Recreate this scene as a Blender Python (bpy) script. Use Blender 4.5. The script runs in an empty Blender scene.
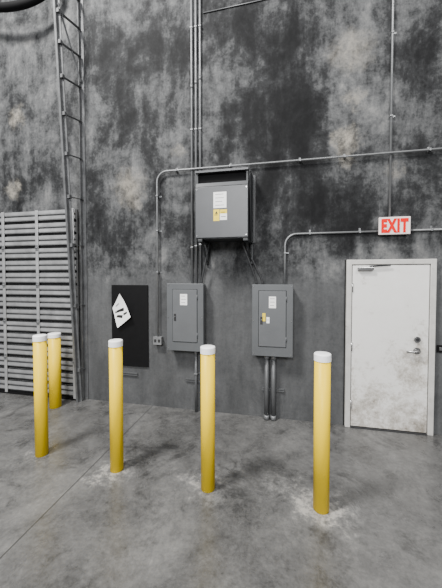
import bpy, bmesh, math, random
from mathutils import Vector, Matrix
random.seed(7)
SC = bpy.context.scene
C = SC.collection
# ------------------------------------------------------------------ camera
F = 285.0; CX, CY, HZ = 221.0, 285.0, 277.0
TH = math.atan(0.000742*F); PH = math.atan((CY-HZ)/F)
H = 1.93; D = 3.92
fw = Vector((-math.sin(TH)*math.cos(PH), math.cos(TH)*math.cos(PH), -math.sin(PH)))
rt = Vector((math.cos(TH), math.sin(TH), 0)); up = rt.cross(fw)
CAM = Vector((0, -D, H))
def ray(px, py): return fw*F + rt*(px-CX) + up*(CY-py)
def W(px, py, off=0.0):
    d = ray(px, py); t = (-off-CAM.y)/d.y; p = CAM+d*t; return p
def wx(px, py, off=0.0): return W(px, py, off).x
def wz(px, py, off=0.0): return W(px, py, off).z
def G(px, py):
    d = ray(px, py); t = -CAM.z/d.z; return CAM+d*t
cd = bpy.data.cameras.new('camera'); co = bpy.data.objects.new('camera', cd); C.objects.link(co)
cd.sensor_fit = 'VERTICAL'; cd.sensor_height = 36; cd.lens = F/588*36; cd.clip_start = .02
cd.shift_y = -(294-CY)/588
M3 = Matrix((rt, up, -fw)).transposed()
co.matrix_world = Matrix.Translation(CAM) @ M3.to_4x4()
SC.camera = co
WY = -.001     # things screwed to the wall start a hair in front of it
# ------------------------------------------------------------------ materials
def nmat(name):
    m = bpy.data.materials.new(name); m.use_nodes = True
    nt = m.node_tree; return m, nt, nt.nodes['Principled BSDF']
def N(nt, t, **k):
    n = nt.nodes.new(t)
    for a, v in k.items(): setattr(n, a, v)
    return n
def math_n(nt, op, a, b=None, clamp=False):
    n = N(nt, 'ShaderNodeMath', operation=op, use_clamp=clamp)
    for i, v in enumerate((a, b)):
        if v is None: continue
        if isinstance(v, (int, float)): n.inputs[i].default_value = v
        else: nt.links.new(v, n.inputs[i])
    return n.outputs[0]
def noise(nt, vec, scale, detail=6, rough=.6, dist=0.):
    n = N(nt, 'ShaderNodeTexNoise'); n.inputs['Scale'].default_value = scale
    n.inputs['Detail'].default_value = detail; n.inputs['Roughness'].default_value = rough
    n.inputs['Distortion'].default_value = dist
    if vec is not None: nt.links.new(vec, n.inputs['Vector'])
    return n
def cent(nt, n, k): return math_n(nt, 'MULTIPLY', math_n(nt, 'SUBTRACT', n.outputs[0], .5), k)
def ramp(nt, fac, stops):
    r = N(nt, 'ShaderNodeValToRGB'); e = r.color_ramp.elements
    while len(e) < len(stops): e.new(.5)
    for el, (p, c) in zip(e, stops):
        el.position = p; el.color = (c[0], c[1], c[2], 1) if not isinstance(c, (int, float)) else (c, c, c, 1)
    nt.links.new(fac, r.inputs[0]); return r.outputs[0]
def maprange(nt, v, a, b, c=0., d=1., smooth=True):
    n = N(nt, 'ShaderNodeMapRange'); n.interpolation_type = 'SMOOTHSTEP' if smooth else 'LINEAR'
    for i, q in zip((1, 2, 3, 4), (a, b, c, d)): n.inputs[i].default_value = q
    nt.links.new(v, n.inputs[0]); return n.outputs[0]
def mixc(nt, f, a, col):
    mx = N(nt, 'ShaderNodeMixRGB'); nt.links.new(f, mx.inputs[0]); nt.links.new(a, mx.inputs[1]); mx.inputs[2].default_value = (*col, 1); return mx.outputs[0]
def paint(name, col, rough=.5, metal=0., var=.12, scale=9., bump=.02, spec=.5, dirt=None):
    m, nt, b = nmat(name)
    tc = N(nt, 'ShaderNodeTexCoord')
    n = noise(nt, tc.outputs['Object'], scale, 7, .65)
    lo = tuple(c*(1-var*1.6) for c in col); hi = tuple(min(1, c*(1+var)) for c in col)
    out = ramp(nt, n.outputs[0], [(.3, lo), (.7, hi)])
    if dirt:
        n2 = noise(nt, tc.outputs['Object'], dirt[1], 10, .75)
        out = mixc(nt, maprange(nt, n2.outputs[0], dirt[2], dirt[2]+.12), out, dirt[0])
    nt.links.new(out, b.inputs['Base Color'])
    b.inputs['Roughness'].default_value = rough; b.inputs['Metallic'].default_value = metal
    b.inputs['Specular IOR Level'].default_value = spec
    if bump:
        bp = N(nt, 'ShaderNodeBump'); bp.inputs['Strength'].default_value = bump*5; bp.inputs['Distance'].default_value = .01
        nt.links.new(n.outputs[0], bp.inputs['Height']); nt.links.new(bp.outputs[0], b.inputs['Normal'])
    return m
def warp(nt, P, scale, amt, flat):
    dn = noise(nt, P, scale, 7, .68)
    vm = N(nt, 'ShaderNodeVectorMath', operation='SUBTRACT'); nt.links.new(dn.outputs['Color'], vm.inputs[0]); vm.inputs[1].default_value = (.5, .5, .5)
    vs = N(nt, 'ShaderNodeVectorMath', operation='MULTIPLY'); nt.links.new(vm.outputs[0], vs.inputs[0]); vs.inputs[1].default_value = tuple(amt*f for f in flat)
    va = N(nt, 'ShaderNodeVectorMath', operation='ADD'); nt.links.new(P, va.inputs[0]); nt.links.new(vs.outputs[0], va.inputs[1])
    return va.outputs[0]
def dist_to(nt, Q, c):
    ds = N(nt, 'ShaderNodeVectorMath', operation='DISTANCE'); nt.links.new(Q, ds.inputs[0]); ds.inputs[1].default_value = c
    return ds.outputs['Value']
# ---- smoky stained wall
def wall_material():
    m, nt, b = nmat('stained_concrete_wall')
    tc = N(nt, 'ShaderNodeTexCoord'); P = tc.outputs['Object']
    Q = warp(nt, P, 1.8, 1.5, (1, 0, 1))
    blobs = [(110,55,48,-.18),(165,50,45,-.24),(245,25,60,-.23),(300,80,60,-.23),(270,130,50,-.22),(300,195,55,-.24),
             (415,60,45,-.16),(425,190,40,-.13),(140,130,42,-.18),(45,170,35,-.08),(110,235,42,-.16),(340,215,42,-.18),(175,215,34,-.1),(225,150,30,-.12),
             (20,60,50,.11),(352,52,40,.18),(352,108,32,.14),(60,25,28,.08),(215,95,28,.08),(385,180,28,.08),(400,120,32,.08),(430,20,22,.08),(180,140,20,.12)]
    tot = None
    for px, py, r, s in blobs:
        c = W(px, py); rr = r/70.*1.25
        v = maprange(nt, dist_to(nt, Q, (c.x, 0, c.z)), rr, rr*.15, 0, s)
        tot = v if tot is None else math_n(nt, 'ADD', tot, v)
    mp0 = N(nt, 'ShaderNodeMapping'); mp0.inputs['Scale'].default_value = (1.2, 1, .75); nt.links.new(P, mp0.inputs[0])
    n1 = noise(nt, mp0.outputs[0], 1.7, 14, .65, .5); n2 = noise(nt, P, 7.0, 14, .76); n4 = noise(nt, P, 30, 8, .8); n5 = noise(nt, mp0.outputs[0], 3.6, 10, .7, .4)
    mp = N(nt, 'ShaderNodeMapping'); mp.inputs['Scale'].default_value = (3.0, 1, .4); nt.links.new(P, mp.inputs[0])
    n3 = noise(nt, mp.outputs[0], 2.0, 10, .66)
    v = math_n(nt, 'ADD', cent(nt, n1, 1.2), cent(nt, n2, .75))
    v = math_n(nt, 'ADD', math_n(nt, 'ADD', v, cent(nt, n5, .55)), cent(nt, n3, .55)); v = math_n(nt, 'ADD', v, cent(nt, n4, .45))
    v = math_n(nt, 'ADD', math_n(nt, 'ADD', v, tot), .48)
    lowv = math_n(nt, 'ADD', math_n(nt, 'ADD', cent(nt, n3, .22), cent(nt, n2, .24)), cent(nt, n4, .24))
    lowv = math_n(nt, 'ADD', math_n(nt, 'ADD', lowv, cent(nt, n1, .3)), .53)
    sp = N(nt, 'ShaderNodeSeparateXYZ'); nt.links.new(P, sp.inputs[0])
    zz = math_n(nt, 'ADD', sp.outputs[2], cent(nt, n1, .5))
    k = maprange(nt, zz, 2.15, 1.72)
    v = math_n(nt, 'ADD', math_n(nt, 'MULTIPLY', v, math_n(nt, 'SUBTRACT', 1., k)), math_n(nt, 'MULTIPLY', lowv, k))
    col = ramp(nt, v, [(0., (.005,.0052,.0057)), (.2, (.0105,.0108,.0115)), (.35, (.024,.0248,.026)), (.46, (.055,.0565,.058)), (.60, (.096,.098,.1)), (.76, (.155,.155,.153)), (1., (.29,.285,.27))])
    Q2 = warp(nt, P, 6, .5, (1, 0, 1)); gr = maprange(nt, n2.outputs[0], .38, .62, .3, 1.)
    for px, py, r, s in ((16,118,15,.75),(13,190,14,.75),(130,186,24,.65),(347,140,15,1.),(352,50,24,.55),(178,150,9,.35),(355,100,11,.5),(135,205,10,.45),(395,172,10,.4),(345,160,9,.45)):
        c = W(px, py); rr = r/70.
        f = math_n(nt, 'MULTIPLY', maprange(nt, dist_to(nt, Q2, (c.x, 0, c.z)), rr, rr*.15, 0, s), gr)
        col = mixc(nt, f, col, (.32,.295,.25))
    nt.links.new(col, b.inputs['Base Color']); b.inputs['Roughness'].default_value = .7; b.inputs['Specular IOR Level'].default_value = .12
    bp = N(nt, 'ShaderNodeBump'); bp.inputs['Strength'].default_value = .2; bp.inputs['Distance'].default_value = .02
    nt.links.new(n2.outputs[0], bp.inputs['Height']); nt.links.new(bp.outputs[0], b.inputs['Normal'])
    return m
BOL = [(42,454),(117,469),(208,488),(321,508.5)]
JX = (G(153,405).x + G(60,499).x)/2
def floor_material():
    m, nt, b = nmat('worn_concrete_floor')
    tc = N(nt, 'ShaderNodeTexCoord'); P = tc.outputs['Object']
    n1 = noise(nt, P, 1.3, 10, .64, .5); n2 = noise(nt, P, 8, 12, .75); n3 = noise(nt, P, 2.4, 12, .72, .8); n4 = noise(nt, P, 32, 8, .8)
    v = math_n(nt, 'ADD', cent(nt, n1, .95), cent(nt, n2, .6))
    v = math_n(nt, 'ADD', math_n(nt, 'ADD', v, cent(nt, n4, .42)), .47)
    Q = warp(nt, P, 5, .75, (1, 1, 0))
    grain = maprange(nt, n2.outputs[0], .38, .62, .25, 1.)
    for (px, py), r, s in zip(BOL+[(303,497),(335,513),(105,474),(222,476),(344,500),(26,458),(195,482),(275,484)], (.24,.32,.28,.34,.25,.2,.22,.22,.18,.2,.18,.16), (.18,.32,.26,.36,.28,.2,.24,.24,.18,.18,.2,.22)):
        c = G(px, py)
        v = math_n(nt, 'ADD', v, math_n(nt, 'MULTIPLY', maprange(nt, dist_to(nt, Q, (c.x, c.y, 0)), r, r*.2, 0, s), grain))
    v = math_n(nt, 'ADD', v, maprange(nt, n3.outputs[0], .51, .68, 0, -.22))
    col = ramp(nt, v, [(0., (.021,.021,.0205)), (.25, (.049,.0485,.0475)), (.48, (.103,.102,.1)), (.68, (.158,.156,.151)), (1., (.34,.325,.30))])
    sp = N(nt, 'ShaderNodeSeparateXYZ'); nt.links.new(P, sp.inputs[0])
    a = math_n(nt, 'ABSOLUTE', math_n(nt, 'ADD', math_n(nt, 'SUBTRACT', sp.outputs[0], JX), cent(nt, n2, .008)))
    col = mixc(nt, maprange(nt, a, .008, .003, 0, .85), col, (.028,.028,.027))
    nt.links.new(col, b.inputs['Base Color'])
    rr = maprange(nt, n1.outputs[0], .3, .7, .2, .42); nt.links.new(rr, b.inputs['Roughness']); b.inputs['Specular IOR Level'].default_value = .5
    bp = N(nt, 'ShaderNodeBump'); bp.inputs['Strength'].default_value = .08; bp.inputs['Distance'].default_value = .01
    nt.links.new(n2.outputs[0], bp.inputs['Height']); nt.links.new(bp.outputs[0], b.inputs['Normal'])
    return m
def door_material():
    m, nt, b = nmat('dirty_white_door_paint')
    tc = N(nt, 'ShaderNodeTexCoord'); P = tc.outputs['Object']     # origin on the floor at the middle of the doorway
    n1 = noise(nt, P, 4, 12, .75, .4); n2 = noise(nt, P, 14, 10, .8)
    sp = N(nt, 'ShaderNodeSeparateXYZ'); nt.links.new(P, sp.inputs[0])
    low = maprange(nt, sp.outputs[2], 1.1, .0, 0, .26)
    hd = maprange(nt, dist_to(nt, P, (.3, -.04, .95)), .5, .05, 0, .22)
    s = math_n(nt, 'ADD', math_n(nt, 'ADD', math_n(nt, 'ADD', cent(nt, n1, 1.1), cent(nt, n2, .6)), math_n(nt, 'ADD', low, hd)), .325)
    col = ramp(nt, s, [(0., (.78,.775,.755)), (.44, (.72,.71,.685)), (.57, (.50,.475,.435)), (.70, (.26,.235,.2)), (1., (.1,.09,.08))])
    nt.links.new(col, b.inputs['Base Color']); b.inputs['Roughness'].default_value = .38
    return m
MW = wall_material(); MF = floor_material()
yellow = paint('yellow_plastic', (.88,.605,.002), .42, var=.03, scale=5, bump=.0, spec=.25)
white_cap = paint('white_plastic_cap', (.97,.97,.965), .4, var=.005, bump=0)
galv = paint('galvanized_steel', (.20,.205,.21), .45, .5, var=.2, scale=14, bump=.006)
track_m = paint('dull_track_steel', (.13,.133,.137), .48, .35, var=.25, scale=9, bump=.004)
conduit_m = paint('conduit_steel', (.21,.215,.22), .42, .3, var=.12, scale=10, bump=0)
conduit_d = paint('dull_conduit_steel', (.11,.113,.117), .45, .3, var=.12, scale=10, bump=0)
whip_m = paint('dark_grey_flexible_conduit', (.028,.029,.031), .6, .0, var=.12, scale=10, bump=0)
ribm = paint('ribbed_door_steel', (.37,.375,.38), .36, .4, var=.2, scale=5, bump=.004, dirt=((.15,.15,.15), 4., .66))
stile_m = paint('door_stile_steel', (.42,.425,.43), .38, .4, var=.16, scale=5, bump=.004)
groove_m = paint('door_groove_shade', (.022,.0225,.023), .7, .0, var=.2, bump=0, spec=.1)  # shade in the valleys between ribs, put into the colour
shallow_m = paint('door_shallow_groove_shade', (.10,.102,.105), .55, .2, var=.2, bump=0)  # lighter step of the same painted shade, for the shallow grooves
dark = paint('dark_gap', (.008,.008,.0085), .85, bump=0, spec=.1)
black = paint('black_rubber', (.005,.005,.0055), .75, var=.1, bump=0, spec=.15)
blackboard = paint('black_painted_plywood', (.004,.004,.0045), .55, var=.2, scale=16, bump=.004, spec=.2)
panelgrey = paint('panel_grey_enamel', (.095,.10,.105), .42, .05, var=.06, scale=4, bump=.003)
panelgrey2 = paint('panel_door_grey', (.112,.117,.123), .4, .05, var=.06, scale=4, bump=.003)
tgrey = paint('transformer_grey_enamel', (.070,.073,.078), .42, .05, var=.07, scale=4, bump=.003)
tdark = paint('transformer_frame_grey', (.020,.022,.024), .5, .05, var=.08, scale=4, bump=0)
frame_m = paint('door_frame_paint', (.52,.51,.485), .45, var=.12, scale=5, bump=.003, dirt=((.18,.165,.14), 8., .58))
door_m = door_material()
chrome = paint('brushed_metal', (.36,.36,.36), .3, .9, var=.05, bump=0)
bronze = paint('dark_bronze', (.05,.05,.052), .4, .5, var=.05, bump=0)
paper_m = paint('white_paper', (.9,.9,.89), .6, var=.02, bump=0)
yel_lab = paint('yellow_label', (.80,.60,.02), .5, var=.02, bump=0)
ink = paint('black_ink', (.012,.012,.012), .6, var=.02, bump=0)
faint_ink = paint('grey_ink', (.25,.25,.25), .6, var=.02, bump=0)
redm = paint('red_letters', (.72,.002,.002), .5, var=.02, bump=0, spec=.1)
b_ = redm.node_tree.nodes['Principled BSDF']; b_.inputs['Emission Color'].default_value = (1,.0,.0,1); b_.inputs['Emission Strength'].default_value = .06
signw = paint('pinkish_sign_plastic', (.80,.70,.68), .4, var=.02, bump=0)
# ------------------------------------------------------------------ mesh helpers
def box(bm, lo, hi, bev=0.0, seg=2):
    lo = Vector(lo); hi = Vector(hi)
    lo, hi = Vector(map(min, lo, hi)), Vector(map(max, lo, hi))
    r = bmesh.ops.create_cube(bm, size=1, matrix=Matrix.Translation((lo+hi)/2) @ Matrix.Diagonal((*(hi-lo), 1)))
    if bev:
        es = list({e for v in r['verts'] for e in v.link_edges})
        bmesh.ops.bevel(bm, geom=es, offset=bev, segments=seg, affect='EDGES', profile=.5)
def fillet(pts, r, n=6):
    pts = [Vector(p) for p in pts]; out = [pts[0]]
    for i in range(1, len(pts)-1):
        a, p, c = pts[i-1], pts[i], pts[i+1]
        rr = min(r, (a-p).length*.48, (c-p).length*.48)
        s = p+(a-p).normalized()*rr; e = p+(c-p).normalized()*rr
        c1 = s+(p-s)*.5523; c2 = e+(p-e)*.5523
        for k in range(n+1):
            t = k/n; u = 1-t
            out.append(s*u**3+c1*3*u*u*t+c2*3*u*t*t+e*t**3)
    out.append(pts[-1]); return out
def tube(bm, pts, r, seg=12, caps=True):
    pts = [Vector(p) for p in pts]; rings = []
    t0 = (pts[1]-pts[0]).normalized(); ref = Vector((0, 1, 0)) if abs(t0.y) < .9 else Vector((1, 0, 0))
    nrm = (ref - t0*ref.dot(t0)).normalized()
    for i, p in enumerate(pts):
        t = (pts[min(i+1, len(pts)-1)]-pts[max(i-1, 0)]).normalized()
        nrm = (nrm - t*nrm.dot(t)).normalized(); bn = t.cross(nrm)
        rings.append([bm.verts.new(p+(nrm*math.cos(2*math.pi*k/seg)+bn*math.sin(2*math.pi*k/seg))*r) for k in range(seg)])
    for a, b2 in zip(rings, rings[1:]):
        for k in range(seg):
            f = bm.faces.new((a[k], a[(k+1) % seg], b2[(k+1) % seg], b2[k])); f.smooth = True
    if caps:
        bm.faces.new(rings[0][::-1]); bm.faces.new(rings[-1])
def lathe(bm, prof, c, seg=32, flat=()):
    rings = []
    for r, z in prof:
        rings.append([bm.verts.new((c[0]+r*math.cos(2*math.pi*k/seg), c[1]+r*math.sin(2*math.pi*k/seg), c[2]+z)) for k in range(seg)])
    for i, (a, b2) in enumerate(zip(rings, rings[1:])):
        for k in range(seg):
            f = bm.faces.new((a[k], a[(k+1) % seg], b2[(k+1) % seg], b2[k])); f.smooth = True
    for i in flat:
        for k in range(seg):
            e = bm.edges.get((rings[i][k], rings[i][(k+1) % seg])); e.smooth = False
    bm.faces.new(rings[0][::-1]); bm.faces.new(rings[-1])
def poly_prism(bm, pts, vec):
    a = [bm.verts.new(p) for p in pts]; b2 = [bm.verts.new(Vector(p)+Vector(vec)) for p in pts]
    bm.faces.new(a); bm.faces.new(b2[::-1]); n = len(a); fs = []
    for i in range(n): fs.append(bm.faces.new((a[i], b2[i], b2[(i+1) % n], a[(i+1) % n])))
    return fs
def bar(bm, a, b2, w, t):   # rectangular bar between two points
    a = Vector(a); b2 = Vector(b2); d = (b2-a).normalized()
    ref = Vector((1, 0, 0)) if abs(d.x) < .9 else Vector((0, 0, 1))
    u = (ref-d*ref.dot(d)).normalized()*w/2; v = d.cross(u).normalized()*t/2
    poly_prism(bm, [a+u+v, a-u+v, a-u-v, a+u-v], b2-a)
def wloc(o):
    return o.location + (wloc(o.parent) if o.parent else Vector((0,0,0)))
def obj(name, bm, m, parent=None, origin=None):
    bmesh.ops.recalc_face_normals(bm, faces=bm.faces)
    me = bpy.data.meshes.new(name); o = bpy.data.objects.new(name, me); C.objects.link(o)
    pw = wloc(parent) if parent else Vector((0,0,0))
    if origin is None:
        if parent: org = pw.copy()
        else:
            xs = [v.co for v in bm.verts]
            org = Vector(((min(v.x for v in xs)+max(v.x for v in xs))/2, (min(v.y for v in xs)+max(v.y for v in xs))/2, min(v.z for v in xs)))
    else: org = Vector(origin)
    bmesh.ops.translate(bm, verts=bm.verts, vec=-org)
    bm.to_mesh(me); bm.free()
    for mm in (m if isinstance(m, (list, tuple)) else [m]): me.materials.append(mm)
    o.location = org-pw
    if parent: o.parent = parent
    return o
def tag(o, label, cat, group=None):
    o['label'] = label; o['category'] = cat
    if group: o['group'] = group
    return o
def thing(name, label, cat, loc, group=None):
    o = bpy.data.objects.new(name, None); C.objects.link(o); o.location = loc; o.empty_display_size = .1
    return tag(o, label, cat, group)
def struct(o): o['kind'] = 'structure'; return o
B = bmesh.new
def bx(name, lo, hi, m, parent=None, bev=0., label=None):
    bm = B(); box(bm, lo, hi, bev); o = obj(name, bm, m, parent)
    if label: o['label'] = label
    return o
# ------------------------------------------------------------------ setting
bm = B(); box(bm, (-9, 0, -.1), (8, .25, 9)); struct(obj('wall_back', bm, MW, origin=(0,0,0)))
bm = B(); box(bm, (-9, -10, -.1), (8, 0, 0)); struct(obj('floor', bm, MF, origin=(0,0,0)))
# ---- white personnel door
x0 = wx(345, 345); x1 = wx(433, 345); zt = wz(390, 259.5)
fwid = .062; fr = .055
dr = struct(bpy.data.objects.new('door_1', None)); C.objects.link(dr); dr.location = ((x0+x1)/2, 0, 0)
bm = B(); box(bm, (x0, -fr, 0), (x0+fwid, WY, zt), .006); box(bm, (x1-fwid, -fr, 0), (x1, WY, zt), .006)
box(bm, (x0+fwid-.008, -fr+.0005, zt-fwid), (x1-fwid+.008, WY, zt-.0005), .006)
box(bm, (x0+fwid-.008, -.025, 0), (x0+fwid+.014, WY, zt-fwid+.008)); box(bm, (x1-fwid-.014, -.025, 0), (x1-fwid+.008, WY, zt-fwid+.008))
obj('door_frame', bm, frame_m, dr)
bx('dark_edge_strip', (x1+.0005, -.012, 0.001), (x1+.014, WY, zt), dark, dr)  # black strip standing in for the shadow edge beside the frame
bx('dark_edge_strip', (x0-.012, -.010, 0.001), (x0-.0005, WY, zt), dark, dr)  # matching dark strip along the left jamb
lx0, lx1, lz1 = x0+fwid+.008, x1-fwid-.008, zt-fwid-.008
leaf = bx('door_leaf', (lx0, -.042, .022), (lx1, -.004, lz1), door_m, dr, .003)
bx('leaf_gap', (x0+fwid-.004, -.03, .016), (x1-fwid+.004, -.002, zt-fwid+.004), dark, dr)
bx('threshold', (lx0, -.06, .0), (lx1, -.004, .016), bronze, dr, .003)
for z in (.3, 1.05, 1.8):
    bm = B(); tube(bm, [(lx0-.001, -.05, z-.055), (lx0-.001, -.05, z+.055)], .009); obj('hinge', bm, chrome, dr)
ca = wx(358, 268, .08); cb = wx(374, 268, .08)
cl = bx('door_closer', (ca, -.09, lz1-.065), (cb, -.042, lz1-.025), chrome, dr, .008)
bm = B(); bar(bm, (cb-.05, -.08, lz1-.018), (cb+.19, -.075, lz1-.002), .02, .008); obj('closer_arm', bm, bronze, cl)
hx = wx(417, 351, .05); hz_ = wz(417, 351, .05)
hd = bpy.data.objects.new('door_lever', None); C.objects.link(hd); hd['label'] = 'satin metal lever handle'; hd.parent = dr; hd.location = Vector((hx, -.042, hz_))-dr.location
bm = B(); tube(bm, [(hx, -.041, hz_), (hx, -.054, hz_)], .04, 24); obj('rose', bm, chrome, hd)
bm = B(); tube(bm, fillet([(hx, -.05, hz_), (hx, -.1, hz_), (hx-.13, -.1, hz_-.004)], .02), .014); obj('lever', bm, chrome, hd)
dbt = bpy.data.objects.new('deadbolt', None); C.objects.link(dbt); dbt['label'] = 'round metal lock above the lever'; dbt.parent = dr; dbt.location = Vector((hx, -.042, hz_+.14))-dr.location
bm = B(); tube(bm, [(hx, -.041, hz_+.14), (hx, -.062, hz_+.14)], .036, 24); obj('lock_body', bm, chrome, dbt)
bm = B(); tube(bm, [(hx, -.062, hz_+.14), (hx, -.067, hz_+.14)], .02, 18); obj('lock_core', bm, bronze, dbt)
# ---- overhead sectional door
dx1 = wx(75, 300, .1); dx0 = dx1-3.0; dz1 = wz(40, 210, .1); off = .075
od = struct(bpy.data.objects.new('door_2', None)); C.objects.link(od); od.location = ((dx0+dx1)/2, 0, 0)
nsec = 5; sh = (dz1-.03)/nsec
for s in range(nsec):
    zb = .03+s*sh; bm = B(); prof = [(-.02, zb+.001)]; gro = [0]; sha = []
    nr = 3; rh = (sh-.002)/nr
    for r in range(nr):
        z = zb+.001+r*rh; base = len(prof)
        prof += [(-off+.03, z+.001), (-off+.03, z+rh*.16), (-off+.004, z+rh*.20),
                 (-off-.006, z+rh*.28), (-off-.002, z+rh*.52), (-off+.016, z+rh*.55), (-off+.016, z+rh*.63), (-off-.002, z+rh*.66),
                 (-off-.006, z+rh*.74), (-off-.004, z+rh*.96), (-off+.03, z+rh*.985)]
        gro += [base, base+1, base+9]; sha += [base+4, base+5]
    prof += [(-.02, zb+sh-.001)]
    fs = poly_prism(bm, [(dx0, y, z) for y, z in prof], (dx1-dx0, 0, 0))
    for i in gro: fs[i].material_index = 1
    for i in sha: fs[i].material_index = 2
    obj('door_section', bm, [ribm, groove_m, shallow_m], od)
bx('door_backing', (dx0, -.02, .005), (dx1, -.003, dz1), dark, od)
px_st = wx(38, 300, .09)
stx = [dx1-.035, px_st]; q = px_st-(dx1-.035-px_st)
while q > dx0+.1: stx.append(q); q -= (dx1-.035-px_st)
for x in stx:
    bm = B(); box(bm, (x-.025, -off-.022, .03), (x+.025, -off-.0065, dz1), .004); st = obj('door_stile', bm, stile_m, od)
    for s in range(1, nsec):
        z = .03+s*sh; bm = B(); box(bm, (x-.022, -off-.028, z-.045), (x+.022, -off-.021, z+.045), .002); tube(bm, [(x-.025, -off-.030, z), (x+.025, -off-.030, z)], .008, 8)
        obj('hinge', bm, galv, st)
bx('bottom_seal', (dx0, -off-.005, .001), (dx1, -.02, .03), black, od)
# ---- lift track leaning off the wall
ax = wx(84.5, 200, .0); ztop = 7.6
tx = dx1+.05
tk = thing('door_track', 'tall dull steel door track with ladder brackets rising beside the ribbed overhead door', 'door track', (tx, -.06, 0))
bm = B(); box(bm, (ax-.03, -.012, 0), (ax+.03, WY, ztop)); box(bm, (ax-.03, -.06, 0), (ax-.022, -.011, ztop)); obj('wall_angle', bm, track_m, tk)
def tr(z): return -(.11 + .34*max(0, z-.3)/5.5)
bm = B()
for dxx, w_, t_, dy in ((0, .012, .055, 0), (.02, .04, .010, .024), (-.012, .026, .010, -.024)):
    bar(bm, (tx+dxx, tr(0)+dy, 0.0), (tx+dxx, tr(ztop)+dy, ztop), w_, t_)
obj('track_rail', bm, track_m, tk)
for i, z in enumerate((.5, 1.5, 2.4, 3.1, 3.7, 4.25, 4.75, 5.2, 5.6, 6.0)):
    y = tr(z); bm = B(); rise = .09*(z-H)/4 if z > H else 0   # brackets run level in the photo's eye: they climb slightly towards the wall
    bar(bm, (tx+.02, y, z), (ax-.015, -.03, z+rise), .04, .008)
    box(bm, (tx-.005, y-.018, z-.025), (tx+.045, y+.03, z+.025)); obj('track_bracket', bm, track_m, tk)
bm = B(); bar(bm, (tx+.03, tr(5.7), 5.7), (ax-.01, -.04, 4.9), .024, .008); obj('track_brace', bm, track_m, tk)
# black hose top left
p = [W(-75, 4, .058), W(-60, 5, .2), W(-8, 8, .3), W(14, 7, .3), W(34, 1, .28), W(50, -10, .22), W(60, -30, .14), W(64, -60, .058)]
bm = B(); tube(bm, fillet(p, .25), .056, 16); h_ = obj('cable_bundle', bm, black)
tag(h_, 'thick black cable bundle slung high up near the top of the door track', 'cable')
# ------------------------------------------------------------------ bollards
def bollard(loc, h, r, label, group):
    t = thing('bollard', label, 'bollard', (loc.x, loc.y, 0), group)
    ch = .06
    bm = B(); lathe(bm, [(r, 0.001), (r, h-ch)], (loc.x, loc.y, 0), 40); obj('sleeve', bm, yellow, t)
    bm = B(); lathe(bm, [(r*1.0, h-ch), (r*1.06, h-ch), (r*1.06, h-.010), (r*1.03, h-.003), (r*.96, h), (r*.6, h+.002), (r*.3, h+.003), (.004, h+.003)], (loc.x, loc.y, 0), 40, flat=(1, 2))
    obj('cap', bm, white_cap, t); return t
def dup(root, loc, label):
    r = root.copy(); C.objects.link(r); r.location = loc; r['label'] = label
    for ch in list(root.children):
        c = ch.copy(); C.objects.link(c); c.parent = r
    return r
GB = 'yellow bollards guarding the electrical equipment'
gs = [G(*q) for q in BOL]
b0 = bollard(gs[3], 1.305, .064, 'yellow bollard with white cap standing nearest the white door', GB)
dup(b0, (gs[2].x, gs[2].y, 0), 'yellow bollard with white cap standing below the transformer, between the two grey panel cabinets')
dup(b0, (gs[1].x, gs[1].y, 0), 'yellow bollard with white cap standing in front of the black backboard')
dup(b0, (gs[0].x, gs[0].y, 0), 'taller yellow bollard at far left, overlapping a shorter one behind it')
bollard(G(55.5, 406.5), 1.10, .082, 'shorter yellow bollard by the ribbed overhead door, partly hidden behind another bollard', GB)
# ------------------------------------------------------------------ transformer
to = .42; tb = .06
tx0 = wx(195.5, 215, to); tx1 = wx(248, 215, to); tz0 = wz(221, 238.5, to); tz1 = wz(221, 186, to); tz2 = wz(221, 167.5, to)
t = thing('transformer', 'large grey electrical transformer mounted high on the wall above the panel cabinets', 'transformer', ((tx0+tx1)/2, -(to+tb)/2, tz0))
bx('body', (tx0+.006, -to+.012, tz0), (tx1-.006, -tb, tz1+.02), tdark, t, .006)
bx('front_cover', (tx0, -to-.004, tz0+.012), (tx1, -to+.014, tz1), tgrey, t, .006)
bm = B(); poly_prism(bm, [(tx0+.004, y, z) for y, z in ((-to+.002, tz1+.006), (-to+.03, tz2-.17), (-tb, tz2-.17), (-tb, tz1+.006))], (tx1-tx0-.008, 0, 0)); obj('hood', bm, tgrey, t)
bx('vent_slot', (tx0+.02, -to+.06, tz2-.173), (tx1-.02, -tb, tz2-.03), dark, t)
for xq in (tx0+.002, tx1-.026):
    bx('vent_post', (xq, -to+.03, tz2-.172), (xq+.024, -tb, tz2-.03), tdark, t)
bm = B(); poly_prism(bm, [(tx0-.002, y, z) for y, z in ((-to-.002, tz2-.045), (-to-.002, tz2-.02), (-to+.12, tz2), (-tb, tz2), (-tb, tz2-.032), (-to+.12, tz2-.032))], (tx1-tx0+.004, 0, 0)); obj('lid', bm, tgrey, t)
for sx in (tx0+.02, tx1-.02):
    for sz in (tz0+.04, tz1-.03):
        bm = B(); tube(bm, [(sx, -to-.002, sz), (sx, -to-.009, sz)], .008, 8); obj('screw', bm, chrome, t)
yy = -to-.004
def sticker(parent, px0, px1, py0, py1, off, yy, m, lines, inkm=faint_ink, gap=.16):
    xa, xb = wx(px0, (py0+py1)/2, off), wx(px1, (py0+py1)/2, off); za, zb = wz((px0+px1)/2, py1, off), wz((px0+px1)/2, py0, off)
    s_ = bx('sticker', (xa, yy-.0015, za), (xb, yy-.0001, zb), m, parent)
    xw = xb-xa
    for k in range(lines):
        z = zb-(k+.7)*(zb-za)/(lines+.4)
        bx('printed_line', (xa+xw*.14, yy-.0025, z), (xb-xw*(gap+.25*random.random()), yy-.0014, z+.007), inkm, s_)
    return s_, xa, xb, za, zb
sticker(t, 213.5, 226.5, 192, 208, to, yy, paper_m, 4)
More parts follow.
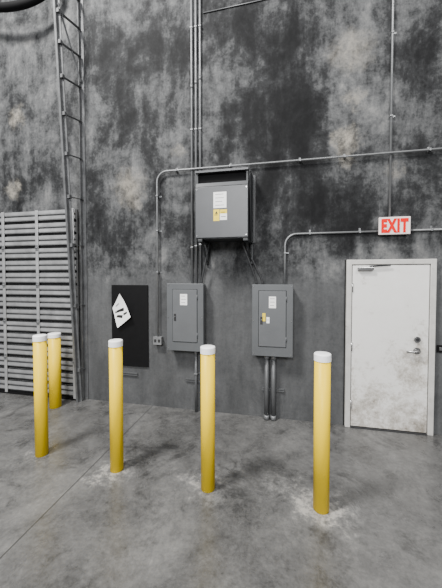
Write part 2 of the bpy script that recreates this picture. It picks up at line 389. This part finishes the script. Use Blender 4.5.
s_, xa, xb, za, zb = sticker(t, 213.5, 219.5, 209.5, 221, to, yy, yel_lab, 1, ink)
bm = B(); mxm = (xa+xb)/2; poly_prism(bm, [(mxm-.018, yy-.0025, zb-.055), (mxm+.018, yy-.0025, zb-.055), (mxm, yy-.0025, zb-.02)], (0, .0011, 0)); obj('warning_triangle', bm, ink, s_)
s_, xa, xb, za, zb = sticker(t, 220, 227, 209.5, 220, to, yy, paper_m, 2, ink)
bx('header', (xa, yy-.0025, zb-.05), (xb, yy-.0014, zb), yel_lab, s_)
for xb_, sx, lab in ((tx0+.06, -.01, 'dark steel bracket under the left side of the transformer'), (tx1-.03, .04, 'dark steel bracket under the right side of the transformer')):
    g = thing('wall_bracket', lab, 'bracket', (xb_, -.3, tz0-.12), 'transformer brackets')
    bx('arm', (xb_-.03, -to-.01, tz0-.035), (xb_+.03, WY, tz0-.001), tdark, g, .004)
    bx('wall_plate', (xb_+sx-.02, -.045, tz0-.3), (xb_+sx+.02, WY, tz0-.036), tdark, g, .004)
    bm = B(); bar(bm, (xb_, -to+.12, tz0-.036), (xb_+sx, -.03, tz0-.28), .025, .012); obj('brace', bm, tdark, g)
g = thing('mounting_strut', 'dark steel side bracket joining the right side of the transformer to the wall', 'bracket', (tx1+.03, -.1, tz0))
bm = B(); poly_prism(bm, [(tx1+.004, WY, tz0-.02), (tx1+.004, -.14, tz0-.02), (tx1+.004, -.33, tz2-.09), (tx1+.004, -.33, tz2-.02), (tx1+.004, WY, tz2+.02)], (.012, 0, 0)); obj('side_plate', bm, tdark, g)
bx('wall_flange', (tx1+.015, -.014, tz0-.02), (tx1+.055, WY, tz2+.02), tdark, g, .003)
# ------------------------------------------------------------------ panel cabinets
def panel(px0, px1, py0, py1, label, labels):
    po = .16; mx_, my_ = (px0+px1)/2, (py0+py1)/2
    a, b2 = wx(px0, my_, po), wx(px1, my_, po); z0, z1 = wz(mx_, py1, po), wz(mx_, py0, po)
    t = thing('panel_cabinet', label, 'electrical panel', ((a+b2)/2, -po/2, z0), 'grey electrical panel cabinets')
    bx('enclosure', (a+.012, -po+.01, z0+.012), (b2-.012, WY, z1-.012), panelgrey, t, .004)
    bx('cover', (a, -po-.006, z0), (b2, -po+.011, z1), panelgrey, t, .005)
    ix, it, ib = (b2-a)*.17, (z1-z0)*.09, (z1-z0)*.14
    bx('door_gap', (a+ix-.006, -po-.0072, z0+ib-.006), (b2-ix+.006, -po-.005, z1-it+.006), dark, t)
    d = bx('door', (a+ix, -po-.016, z0+ib), (b2-ix, -po-.0065, z1-it), panelgrey2, t, .003)
    lxp = a+ix+.035; lz = (z0+z1)/2
    l = bx('latch', (lxp-.016, -po-.021, lz-.05), (lxp+.016, -po-.015, lz+.05), bronze, d, .003)
    bm = B(); tube(bm, [(lxp, -po-.02, lz+.01), (lxp, -po-.028, lz+.01)], .009, 12); obj('keyhole', bm, chrome, l)
    for hz2 in (z0+ib+.1, z1-it-.1):
        bm = B(); tube(bm, [(b2-ix+.004, -po-.014, hz2-.03), (b2-ix+.004, -po-.014, hz2+.03)], .006, 8); obj('hinge', bm, panelgrey, t)
    for sx in (a+.02, b2-.02):
        for sz in (z0+.03, z1-.025, (z0+z1)/2):
            bm = B(); tube(bm, [(sx, -po-.005, sz), (sx, -po-.011, sz)], .006, 8); obj('screw', bm, chrome, t)
    for (qa, qb, qc, qd, mm) in labels:
        sticker(d, qa, qb, qc, qd, po, -po-.016, mm, 3 if qd-qc > 9 else 1)
    return a, b2, z0, z1
PL = panel(167, 203.5, 283.5, 351, 'grey electrical panel cabinet on the wall left of the transformer, beside the black backboard', [(180.5, 187.5, 294, 305, paper_m)])
PR = panel(252, 293, 284.5, 356.5, 'grey electrical panel cabinet on the wall right of the transformer, nearer the white door', [(269, 276, 296.5, 308, paper_m), (262.5, 265.5, 313, 321, yel_lab), (266.5, 269.5, 317, 323, paper_m)])
# ------------------------------------------------------------------ black backboard and paper
a, b2 = wx(112, 325, .02), wx(148, 325, .02); z0, z1 = wz(130, 366, .02), wz(130, 285, .02)
tag(bx('backboard', (a, -.024, z0), (b2, WY, z1), blackboard, None, .003), 'black painted plywood backboard on the wall with a crooked paper on it', 'backboard')
q = [(112.5, 308), (120.5, 293.5), (133, 316.5), (119, 327.5)]
tp = thing('paper_notice', 'white folded paper notice with black marks hanging crooked on the black backboard', 'paper', W(122, 327, .025))
def lerpq(u, v):
    a_ = Vector(q[0]).lerp(Vector(q[1]), u); d_ = Vector(q[3]).lerp(Vector(q[2]), u); r_ = a_.lerp(d_, v)
    return r_ + Vector((.8*math.sin(math.pi*v)*(u-.3), -.8*math.sin(math.pi*v)*(u-.5)))
def sheet_piece(name, corners, m, lift, n=8):
    bm = B(); g = []
    for i in range(n+1):
        row = []
        for j in range(n+1):
            s, t_ = i/n, j/n
            u, v = ((Vector(corners[0])*(1-s)+Vector(corners[1])*s)*(1-t_)+(Vector(corners[3])*(1-s)+Vector(corners[2])*s)*t_)
            x, y = lerpq(u, v); p = W(x, y, .0245); p.y -= .06*max(0, v-.3)+.03*u*u+lift; row.append(bm.verts.new(p))
        g.append(row)
    for i in range(n):
        for j in range(n):
            f = bm.faces.new((g[i][j], g[i+1][j], g[i+1][j+1], g[i][j+1])); f.smooth = False
    return obj(name, bm, m, tp)
sheet_piece('sheet', [(0,0),(1,0),(1,1),(0,1)], paper_m, 0)
sheet_piece('printed_stroke', [(.04,.30),(.16,.26),(.80,.50),(.72,.60)], ink, .0015)
sheet_piece('printed_stroke', [(.10,.52),(.22,.48),(.56,.70),(.46,.78)], ink, .002)
sheet_piece('printed_stroke', [(.62,.66),(.90,.72),(.86,.78),(.60,.74)], ink, .0015)
sheet_piece('printed_stroke', [(.30,.10),(.60,.16),(.58,.21),(.28,.15)], faint_ink, .0015)
# ------------------------------------------------------------------ conduits
GC = 'steel conduits on the stained wall'
def conduit(label, pts, r=.0125, straps=(), m=conduit_m, fr_=.15, name='conduit', cat='conduit', coup=(), foot=True, grp=GC):
    pts = [Vector(p) for p in pts]
    lo = min(pts, key=lambda v: v.z)
    t = thing(name, label, cat, lo, grp)
    bm = B(); tube(bm, fillet(pts, fr_, 8), r, 12); obj('pipe', bm, m, t)
    for (p, horiz) in straps:
        p = Vector(p); e = Vector((.011, 0, 0)) if horiz else Vector((0, 0, .011))
        sd = Vector((0, 0, 1)) if horiz else Vector((1, 0, 0))
        bm = B(); lo_ = p-e-sd*r*1.3; hi_ = p+e+sd*r*1.3; lo_.y = p.y-r*1.35; hi_.y = WY
        box(bm, lo_, hi_, .004); st = obj('strap', bm, galv, t)
        if foot:
            bm = B(); lo_ = p-e+sd*r*1.2; hi_ = p+e+sd*(r*1.2+.035); lo_.y = -.005; hi_.y = WY
            box(bm, lo_, hi_); obj('strap_foot', bm, galv, st)
    for (p, horiz) in coup:
        p = Vector(p); e = Vector((.03, 0, 0)) if horiz else Vector((0, 0, .03)); bm = B(); tube(bm, [p-e, p+e], r*1.25, 12); obj('coupling', bm, galv, t)
    return t
cy = .022
for i, (px, lab) in enumerate(((191.8, 'leftmost of three tall vertical conduits dropping into the left panel cabinet'), (196, 'middle of three tall vertical conduits dropping into the left panel cabinet'), (200.2, 'rightmost of three tall vertical conduits dropping into the left panel cabinet'))):
    x = wx(px, 150, cy)
    conduit(lab, [(x, -cy, 8.4), (x, -cy, PL[3]-.0115)], r=.0145, straps=[((x, -cy, z), False) for z in (2.35+i*.02, 4.0, 5.4)], coup=[((x, -cy, 4.6+i*.05), False)], foot=False)
p0, p1, p2 = W(203, 13, .0085), W(262, 0, .0085), W(330, -15, .0085)
bm = B(); tube(bm, [p0, p1, p2], .007, 10); tag(obj('wall_cable', bm, conduit_d), 'thin dark cable slanting up the wall top, right of the three tall conduits', 'cable')
xd = wx(157.5, 260, .05); zh = wz(290, 161, .05); ob = W(157, 340, .03)
conduit('long horizontal conduit running above the transformer and dropping to the outlet box', [(7.5, -.05, zh), (xd, -.05, zh), (xd, -.05, ob.z+.057)], straps=[((wx(p_, 160, .05), -.05, zh), True) for p_ in (176, 230, 300, 345, 430)]+[((xd, -.05, z), False) for z in (2.0, 2.6, 3.1)])
xe = wx(391, 130, cy); ez1 = wz(394, 217, .06); ez0 = wz(394, 234.5, .06)
conduit('vertical conduit dropping from above onto the exit sign', [(xe, -cy, 8.4), (xe, -cy, ez1-.014)], straps=[((xe, -cy, z), False) for z in (3.9, 4.9)], coup=[((xe, -cy, 5.6), False)])
zl = wz(340, 232.5, cy); xr = wx(285, 262, cy)
ea, eb = wx(379, 226, .07), wx(410.5, 226, .07)
conduit('bent conduit rising from the right panel cabinet and turning towards the exit sign', [(xr, -cy, PR[3]-.0115), (xr, -cy, zl), (ea+.029, -cy, zl)], straps=[((xr, -cy, 2.25), False), ((wx(310, 232, cy), -cy, zl), True), ((wx(360, 232, cy), -cy, zl), True)])
conduit('short conduit leaving the right side of the exit sign', [(eb-.029, -cy, zl), (7.4, -cy, zl)], straps=[((eb+.25, -cy, zl), True)])
x = wx(196, 380, .05)
conduit('single conduit running from the left panel cabinet down to the floor', [(x, -.05, PL[2]+.0118), (x, -.05, .002)], r=.02, m=conduit_d, straps=[((x, -.05, .55), False)], coup=[((x, -.05, PL[2]-.03), False)])
for px, lab in ((266.6, 'left one of the pair of thick conduits under the right panel cabinet'), (273.4, 'right one of the pair of thick conduits under the right panel cabinet')):
    x = wx(px, 390, .06)
    conduit(lab, [(x, -.06, PR[2]+.0118), (x, -.06, .002)], r=.031, m=conduit_d, coup=[((x, -.06, PR[2]-.03), False), ((x, -.06, .035), False)])
def whip(label, xa, ya, xb):
    z1 = PL[3] if xb < tx0+.2 else PR[3]
    ps = [Vector((xa, ya, tz0-.001)), Vector((xa, ya, tz0-.05)), Vector((xb, -.1, z1+.05)), Vector((xb, -.1, z1-.0115))]
    conduit(label, ps, r=.013, m=whip_m, fr_=.03, cat='flexible conduit', name='flexible_conduit', grp='flexible conduits under the transformer')
whip('dark flexible conduit dropping from the transformer to the left panel cabinet', tx0+.10, -.13, PL[1]-.04)
whip('dark flexible conduit from the transformer to the right panel cabinet, the left of two', tx1-.10, -.13, PR[0]+.05)
whip('dark flexible conduit from the transformer to the right panel cabinet, the right of two', tx1-.075, -.09, PR[0]+.13)
for (pa, pb, py, lab) in ((186, 205, 380, 'short strut channel on the wall below the left panel cabinet'), (262, 284, 389, 'short strut channel on the wall below the right panel cabinet'), (123, 138, 373.5, 'short strut channel on the wall below the black backboard')):
    xa, xb, z = wx(pa, py), wx(pb, py), wz((pa+pb)/2, py)
    bm = B(); prof = [(WY,-.02),(-.026,-.02),(-.026,-.007),(-.023,-.007),(-.023,-.016),(-.004,-.016),(-.004,.016),(-.023,.016),(-.023,.007),(-.026,.007),(-.026,.02),(WY,.02)]
    poly_prism(bm, [(xa, y, z+dz) for y, dz in prof], (xb-xa, 0, 0))
    tag(obj('strut_channel', bm, conduit_d), lab, 'strut', 'strut channels')
t = thing('outlet_box', 'small metal outlet box at the lower end of the long conduit', 'outlet box', (xd, -.03, ob.z-.06))
bx('box', (xd-.06, -.075, ob.z-.055), (xd+.06, WY, ob.z+.055), conduit_m, t, .004)
fp = bx('face_plate', (xd-.064, -.08, ob.z-.06), (xd+.064, -.0745, ob.z+.06), conduit_m, t, .003)
for s in (-1, 1):
    bx('socket', (xd+s*.03-.016, -.084, ob.z-.022), (xd+s*.03+.016, -.0795, ob.z+.022), bronze, fp, .004)
# exit sign
t = thing('exit_sign', 'white exit sign with red letters above the white door', 'exit sign', ((ea+eb)/2, -.04, ez0))
bx('housing', (ea, -.075, ez0), (eb, -.04, ez1), signw, t, .006); bx('back_plate', (ea+.03, -.041, ez0+.02), (eb-.03, WY, ez1-.015), signw, t, .004)
cu = bpy.data.curves.new('exit_text', 'FONT'); cu.body = 'EXIT'; cu.align_x = 'CENTER'; cu.align_y = 'CENTER'; cu.size = 1; cu.extrude = .008; cu.offset = .055; cu.space_character = 1.18
to_ = bpy.data.objects.new('tmp', cu); C.objects.link(to_)
bpy.context.view_layer.update()
me = bpy.data.meshes.new_from_object(to_.evaluated_get(bpy.context.evaluated_depsgraph_get())); bpy.data.objects.remove(to_)
xs = [v.co.x for v in me.vertices]; ys = [v.co.y for v in me.vertices]
sx_ = (eb-ea)*.86/(max(xs)-min(xs)); sy_ = (ez1-ez0)*.80/(max(ys)-min(ys)); mx_ = (max(xs)+min(xs))/2; my_ = (max(ys)+min(ys))/2
for v in me.vertices:
    x, y, z = v.co; v.co = ((x-mx_)*sx_, -z*.3-.0775+.04, (y-my_)*sy_+(ez1-ez0)/2)
me.materials.clear(); me.materials.append(redm)
lt = bpy.data.objects.new('lettering', me); C.objects.link(lt); lt.parent = t
c_ = W(440, 349, .02)
t = thing('wall_switch', 'small dark switch plate on the wall right of the white door', 'switch', (c_.x, -.01, c_.z-.05))
fp = bx('plate', (c_.x-.03, -.014, c_.z-.045), (c_.x+.05, WY, c_.z+.045), black, t, .003)
bx('button', (c_.x-.005, -.02, c_.z-.02), (c_.x+.025, -.0135, c_.z+.02), chrome, fp, .002)
# ------------------------------------------------------------------ light
def area(name, loc, target, size, power, col=(1, 1, 1)):
    l = bpy.data.lights.new(name, 'AREA'); l.shape = 'DISK'; l.size = size; l.energy = power; l.color = col
    o = bpy.data.objects.new(name, l); C.objects.link(o); o.location = loc
    o.rotation_euler = (Vector(target)-Vector(loc)).to_track_quat('-Z', 'Y').to_euler(); return o
area('high_bay_and_fill_lamp', (-4.0, -4.4, 9.0), (-.3, -1.2, .3), 1.5, 1500, (1, .985, .96))
area('high_bay_and_fill_lamp', (4.5, -7.0, 9.0), (1.0, 0, 1.5), 2.2, 650, (1, .985, .96))  # unseen fill added on the right side
area('high_bay_and_fill_lamp', (-1.0, -11.0, 6.0), (0, 0, 1), 3.0, 1050, (.99, .99, 1))  # unseen low fill behind the camera, added to even out the bollards
w = bpy.data.worlds.new('world'); SC.world = w; w.use_nodes = True
w.node_tree.nodes['Background'].inputs[0].default_value = (.94, .97, 1, 1); w.node_tree.nodes['Background'].inputs[1].default_value = .25
